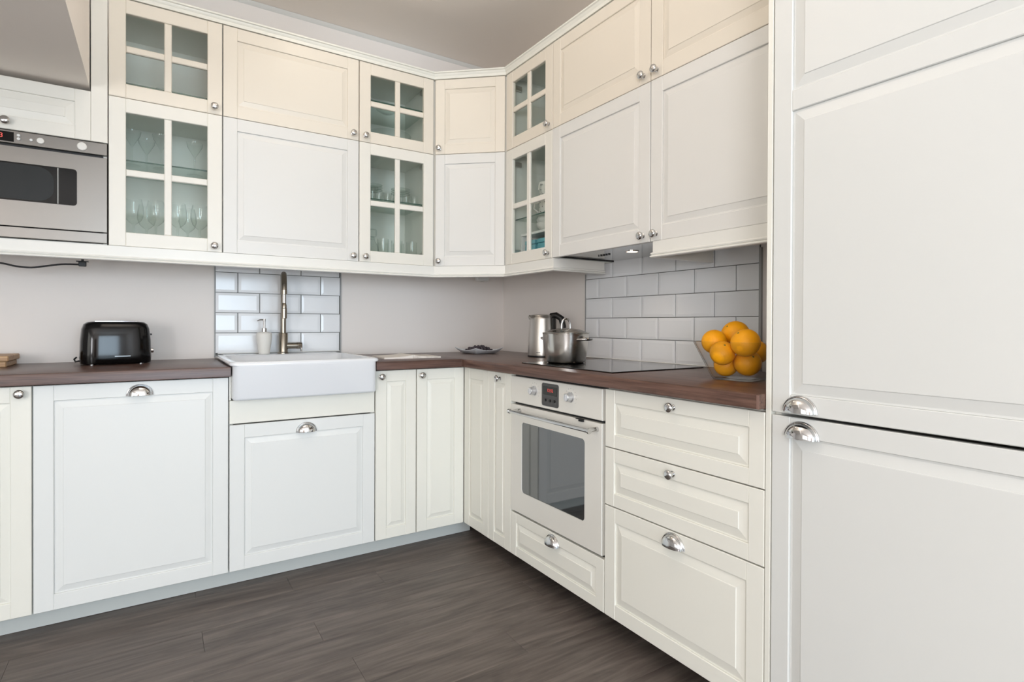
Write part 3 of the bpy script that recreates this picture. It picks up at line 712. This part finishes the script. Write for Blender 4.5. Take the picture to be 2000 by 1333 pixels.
# enamel door as four boards around the window plus rounded corners
bmq = q.bm
def ring_face(y, flip):
    pass
o1 = outr(.002, -.002); i1 = inn(-.002)
V = lambda pts: [bmq.verts.new(p) for p in pts]
ring = [V(outr(0, .020)), V(outr(0, 0)), V(o1), V(i1), V(inn(.004)), V(inn(.018))]
for a, b in zip(ring, ring[1:]):
    for i in range(28):
        j = (i+1) % 28
        vs = []
        for v in (a[i], a[j], b[j], b[i]):
            if all((v.co-u_.co).length > 1e-7 for u_ in vs): vs.append(v)
        if len(vs) >= 3: q.face(vs)
dr = q.build('door', ENAMEL, ov, smooth=25)
q = MB(); rounded_plate(q, wx0-.001, wx1+.001, wz0-.001, wz1+.001, .017, .0015, .006); q.build('window', OVENG, dr)
hb_ = MB().tube([(.062, -.050, .727), (.586, -.050, .727)], .0075, 12)
hb_.tube([(.0595, -.050, .727), (.0665, -.050, .727)], .0105, 12).tube([(.5815, -.050, .727), (.5885, -.050, .727)], .0105, 12)
hb_.tube([(.075, -.001, .727), (.075, -.046, .727)], [.010, .0065], 12).tube([(.573, -.001, .727), (.573, -.046, .727)], [.010, .0065], 12)
hb_.build('bar_handle', CHROME, dr, smooth=50)
MB().box(.462, .502, -.012, -.0005, .7495, .7525, bev=.001).box(.475, .502, -.009, -.002, .742, .7495, bev=.001).build('door_latch', BLACKP, ov)

# ------------------------------------------------------------------ microwave
mw = thing('built_in_microwave', 'stainless steel built-in microwave at the left edge above the worktop', 'microwave', (-2.708, UY, 1.4185))
MB().box(.0, .590, .02, .36, .002, .400).build('body', BLACKP, mw, smooth=0)
cpn = MB().board(-.0, .5935, .352, .3985, -.002, .02, .001).build('control_panel', STEELM, mw)
ds = MB().box(.12, .312, -.0032, -.0018, .357, .393).build('display', BLACKG, cpn)
text('12:33', .024, RED, ds, (.256, -.0036, .376), (PI/2, 0, 0), 'clock_digits')
for xx, zz, r in ((.326, .383, .0055), (.326, .370, .0055), (.362, .372, .0052), (.389, .374, .0115), (.514, .375, .016)):
    MB().lathe([(r, -.002), (r, -.007), (r*.85, -.009), (r*.2, -.0095)], 18, (xx, 0, zz), ax='y').build('button', MATTE if r > .01 else SEAL, cpn)
q = MB(); 
md = MB().board(0, .5935, .044, .3415, -.002, .02, .001).build('door', STEELM, mw)
q = MB(); rounded_plate(q, .06, .498, .140, .282, .012, -.0032, -.0018); wn = q.build('window', MWG, md)
q = MB(); rounded_plate(q, .08, .428, .146, .276, .05, -.0036, -.0031); q.build('mesh_screen', MWS, wn)
MB().box(.438, .442, -.0037, -.0031, .142, .280).build('window_divider', MARK, wn)
MB().board(0, .5935, .0015, .0405, -.002, .02, .001).build('lower_trim', STEELM, mw)

# ------------------------------------------------------------------ extractor hood
hd = thing('extractor_hood', 'built-in extractor hood with polished steel underside below the wall cabinet', 'hood', (-.19, -1.3625, 1.421))
MB().box(-.178, .186, -.302, .294, 0, .074, bev=.001).build('housing', STEELR, hd)
MB().box(-.178, .186, .2942, .2975, -.004, .03).box(.1862, .1895, -.302, .2975, -.004, .03).build('black_edge', BLACKP, hd)
for i in range(5): MB().lathe([(.0055 if i else .003, -.0005), (.0055 if i else .003, -.004), (.001, -.0045)], 12, (-.034, .165-i*.0175, 0)).build('button', BLACKP, hd)
ln = MB().lathe([(.030, -.0003), (.030, -.0025), (.024, -.003)], 24, (-.022, -.036, 0)).build('lamp_bezel', CHROME, hd)
MB().lathe([(.0235, -.0012), (.0235, -.0034), (.001, -.0036)], 24, (-.022, -.036, 0)).build('lamp_lens', LAMP, ln)
d_ = bpy.data.lights.new('hood_lamp', 'SPOT'); d_.energy = 0.8; d_.color = (1, .78, .55); d_.spot_size = 2.0; d_.spot_blend = .7; d_.shadow_soft_size = .02
lo = bpy.data.objects.new('hood_lamp', d_); COL.objects.link(lo); lo.location = (-.212, -1.398, 1.412)
# small fitting under the corner cabinet
u = thing('cabinet_light_fitting', 'small white light fitting under the corner wall cabinet', 'lamp', (-.222, -.105, 1.372))
MB().box(-.042, .042, -.016, .016, 0, .0415, bev=.004).build('housing', SEAL, u)
MB().box(-.02, .012, -.018, .014, -.004, .0005, bev=.001).build('socket', MATTE, u)

# ------------------------------------------------------------------ glassware behind the glass doors
def wine(h, r):
    s_ = h/.20
    return MB().lathe([(.033*s_, 0), (.033*s_, .0015), (.010*s_, .004), (.0042, .010), (.0034, .06*s_), (.0042, .090*s_), (.014*s_, .098*s_), (r*.78, .112*s_), (r, .138*s_), (r*.96, .165*s_), (r*.78, h)], 24, cap=False)
def cocktail(h): return MB().lathe([(.032, 0), (.032, .0015), (.006, .004), (.0035, .012), (.0035, h*.55), (.006, h*.58), (.030, h*.86), (.034, h)], 24, cap=False)
def tumbler(r, h): return MB().lathe([(.001, .0), (r*.86, 0), (r*.90, .002), (r, h)], 20, cap=False)
def carafe(): return MB().lathe([(.001, 0), (.036, 0), (.038, .003), (.040, .06), (.030, .10), (.013, .128), (.012, .142), (.016, .146)], 24, cap=False)
def inst(proto, lst, mk, name, m, cat, grp):
    pr = None
    for loc, lb in lst:
        if pr is None: o = pr = mk().build(name, m, None, loc, smooth=50)
        else: o = pr.copy(); COL.objects.link(o); o.location = loc
        tag(o, lb, cat, grp)
ZF = ZW0+.0165
inst(0, [((-2.030, -.25, ZF), 'large wine glass, front left on the bottom of the lower left glass cabinet'), ((-1.950, -.25, ZF), 'large wine glass, second from left in front, bottom of lower left glass cabinet'),
         ((-1.868, -.25, ZF), 'large wine glass, third from left in front, bottom of lower left glass cabinet'), ((-1.782, -.25, ZF), 'large wine glass, front right on the bottom of the lower left glass cabinet'),
         ((-1.985, -.13, ZF), 'large wine glass in the back row of the lower left glass cabinet, left one'), ((-1.825, -.13, ZF), 'large wine glass in the back row of the lower left glass cabinet, right one')],
     lambda: wine(.205, .037), 'wine_glass', GLASSW, 'glass', 'wine glasses in the lower left glass cabinet')
ZS = 1.7795
inst(0, [((-2.037, -.24, ZS), 'stemmed cocktail glass at the left of the glass shelf in the lower left cabinet'), ((-1.985, -.13, ZS), 'stemmed cocktail glass standing back between two others on the left cabinet glass shelf'),
         ((-1.930, -.24, ZS), 'stemmed cocktail glass just left of the muntin on the left cabinet glass shelf'), ((-1.800, -.20, ZS), 'stemmed cocktail glass at the right of the glass shelf in the lower left cabinet')],
     lambda: cocktail(.150), 'cocktail_glass', GLASSW, 'glass', 'cocktail glasses on the glass shelf')
o = MB().loft([[(math.cos(2*PI*i/32)*r*(1+(.06 if i % 2 else -.06)*k_), math.sin(2*PI*i/32)*r*(1+(.06 if i % 2 else -.06)*k_), z) for i in range(32)] for r, z, k_ in ((.03, 0, 0), (.035, .004, .3), (.062, .026, 1), (.06, .026, 1), (.033, .008, .3), (.01, .006, 0))]).build('cut_glass_dish', GLASSW, None, (-1.910, -.22, 2.0985)); tag(o, 'cut glass dish on the glass shelf of the upper left cabinet', 'dish')
# cabinet right of the sink cabinets
inst(0, [((-.928, -.27, ZF), 'tall tumbler with bright edge in front of the carafe, lower middle glass cabinet'), ((-.842, -.25, ZF), 'tall tumbler just left of the muntin, lower middle glass cabinet'), ((-.752, -.24, ZF), 'tall tumbler right of the muntin, lower middle glass cabinet'),
         ((-.795, -.15, ZF), 'tall tumbler at the back right on the bottom of the lower middle glass cabinet'), ((-.880, -.14, ZF), 'tall tumbler at the back centre on the bottom of the lower middle glass cabinet'), ((-1.015, -.20, ZF), 'tall tumbler at the far left on the bottom of the lower middle glass cabinet')],
     lambda: tumbler(.030, .125), 'tumbler', GLASSW, 'glass', 'tumblers on the bottom of the lower middle glass cabinet')
cf = thing('glass_carafe', 'glass carafe with square stopper in the lower middle glass cabinet', 'carafe', (-.945, -.15, ZF))
carafe().build('body', GLASSW, cf, smooth=50); MB().box(-.020, .020, -.020, .020, .150, .192, bev=.006).lathe([(.009, .135), (.009, .15)], 12).build('stopper', GLASSW, cf)
ZM = 1.7515
gs = [(-.985, -.26), (-.940, -.24), (-.892, -.24), (-.985, -.15), (-.915, -.14), (-.838, -.24), (-.790, -.25), (-.735, -.24), (-.80, -.13)]
nm = ['far left in front', 'second from left in front', 'third from left in front', 'at the back left', 'at the back centre', 'just right of the muntin in front', 'second from right in front', 'far right in front', 'at the back right']
inst(0, [((x, y, ZM), f'small glass {n_}, shelf of lower middle glass cabinet') for (x, y), n_ in zip(gs, nm)], lambda: tumbler(.0215, .062), 'small_glass', GLASSW, 'glass', 'small glasses on the middle cabinet shelf')
sa = [((-.963+.0, -.205, ZM+.0625+.013*i), f'glass saucer, {w_} in the left stack on small glasses, middle cabinet') for i, w_ in enumerate(('lowest', 'middle', 'topmost'))]
sa += [((-.800, -.195, ZM+.0625+.013*i), f'glass saucer, {w_} in the right stack on small glasses, middle cabinet') for i, w_ in enumerate(('lowest', 'middle', 'topmost'))]
inst(0, sa, lambda: MB().lathe([(.030, 0), (.032, .001), (.052, .010), (.0525, .012), (.051, .012), (.031, .004), (.001, .004)], 28), 'saucer', GLASSW, 'saucer', 'saucers stacked on the small glasses')
o = MB().lathe([(.05, 0), (.06, .002), (.095, .05), (.125, .10), (.1235, .10), (.093, .052), (.056, .006), (.001, .006)], 36).build('salad_bowl', GLASSW, None, (-.875, -.20, ZW1+.0165), smooth=60); tag(o, 'large glass salad bowl on the bottom of the upper middle glass cabinet', 'bowl')
o = MB().lathe([(.03, 0), (.034, .002), (.06, .018), (.06, .020), (.032, .006), (.001, .005)], 28).build('small_glass_dish', GLASSW, None, (-.880, -.20, 2.2585), smooth=60)
tag(o, 'small glass dish on the glass shelf of the upper middle glass cabinet', 'dish')
shelf(gl['Mupper'], .407, DW, 2.252-ZW1)
# right cabinet: mug, bowls, teal tins
mg = thing('patterned_mug', 'white mug with grey pattern on the shelf of the lower right glass cabinet', 'mug', (-.255, -.835, 1.6585))
MB().lathe([(.036, 0), (.040, .003), (.042, .04), (.043, .085), (.041, .085), (.039, .04), (.036, .006), (.001, .006)], 28).build('cup', MATTE, mg, smooth=50)
q = MB()
for i in range(10):
    for j in range(3): q.ball((.0415*math.cos(i*.63+j*.3), .0415*math.sin(i*.63+j*.3), .02+j*.024), .0034, 6, 4)
q.build('printed_spots', MARK, mg, kind='stuff')
MB().tube([(-.03, .028, .070), (-.047, .043, .066), (-.050, .046, .04), (-.030, .028, .018)], .0045, 8).build('handle', MATTE, mg)
mg2 = copy_tree(mg); mg2.location = (-.255, -.835, 1.745); mg2['label'] = 'white patterned mug stacked on top of the other mug, lower right glass cabinet'; mg2.rotation_euler.z = 1.0; mg2['group'] = mg['group'] = 'patterned mugs in the right glass cabinet'
sf = MB().box(-.32, -.02, -1.03, -.69, 1.566, 1.578).build('cabinet_riser', SEAL); tag(sf, 'white riser shelf above the teal tins in the lower right glass cabinet', 'shelf')
for yy in (-.695, -1.025): MB().box(-.32, -.02, yy-.004, yy+.004, ZF+.0003, 1.5655).build('side_support', SEAL, sf)
inst(0, [((-.235, -.825, 1.5785+i*.020), f'white bowl, {w_} of the stack of bowls in the lower right glass cabinet') for i, w_ in enumerate(('lowest', 'middle', 'topmost'))],
     lambda: MB().lathe([(.030, 0), (.035, .002), (.060, .028), (.066, .046), (.0645, .046), (.058, .030), (.033, .006), (.001, .006)], 28), 'bowl', MATTE, 'bowl', 'white bowls stacked in the right cabinet')
for i, (x, y, lb) in enumerate(((-.275, -.765, 'teal storage tin, left one at the bottom of the lower right glass cabinet'), (-.275, -.875, 'teal storage tin, right one at the bottom of the lower right glass cabinet'))):
    tn = thing('storage_tin', lb, 'tin', (x, y, ZF), 0, 'teal tins in the right glass cabinet')
    MB().box(-.04, .04, -.045, .045, 0, .085, bev=.006, seg=2).build('body', TEAL, tn); MB().box(-.041, .041, -.046, .046, .0855, .108, bev=.005, seg=2).build('lid', TEAL, tn)
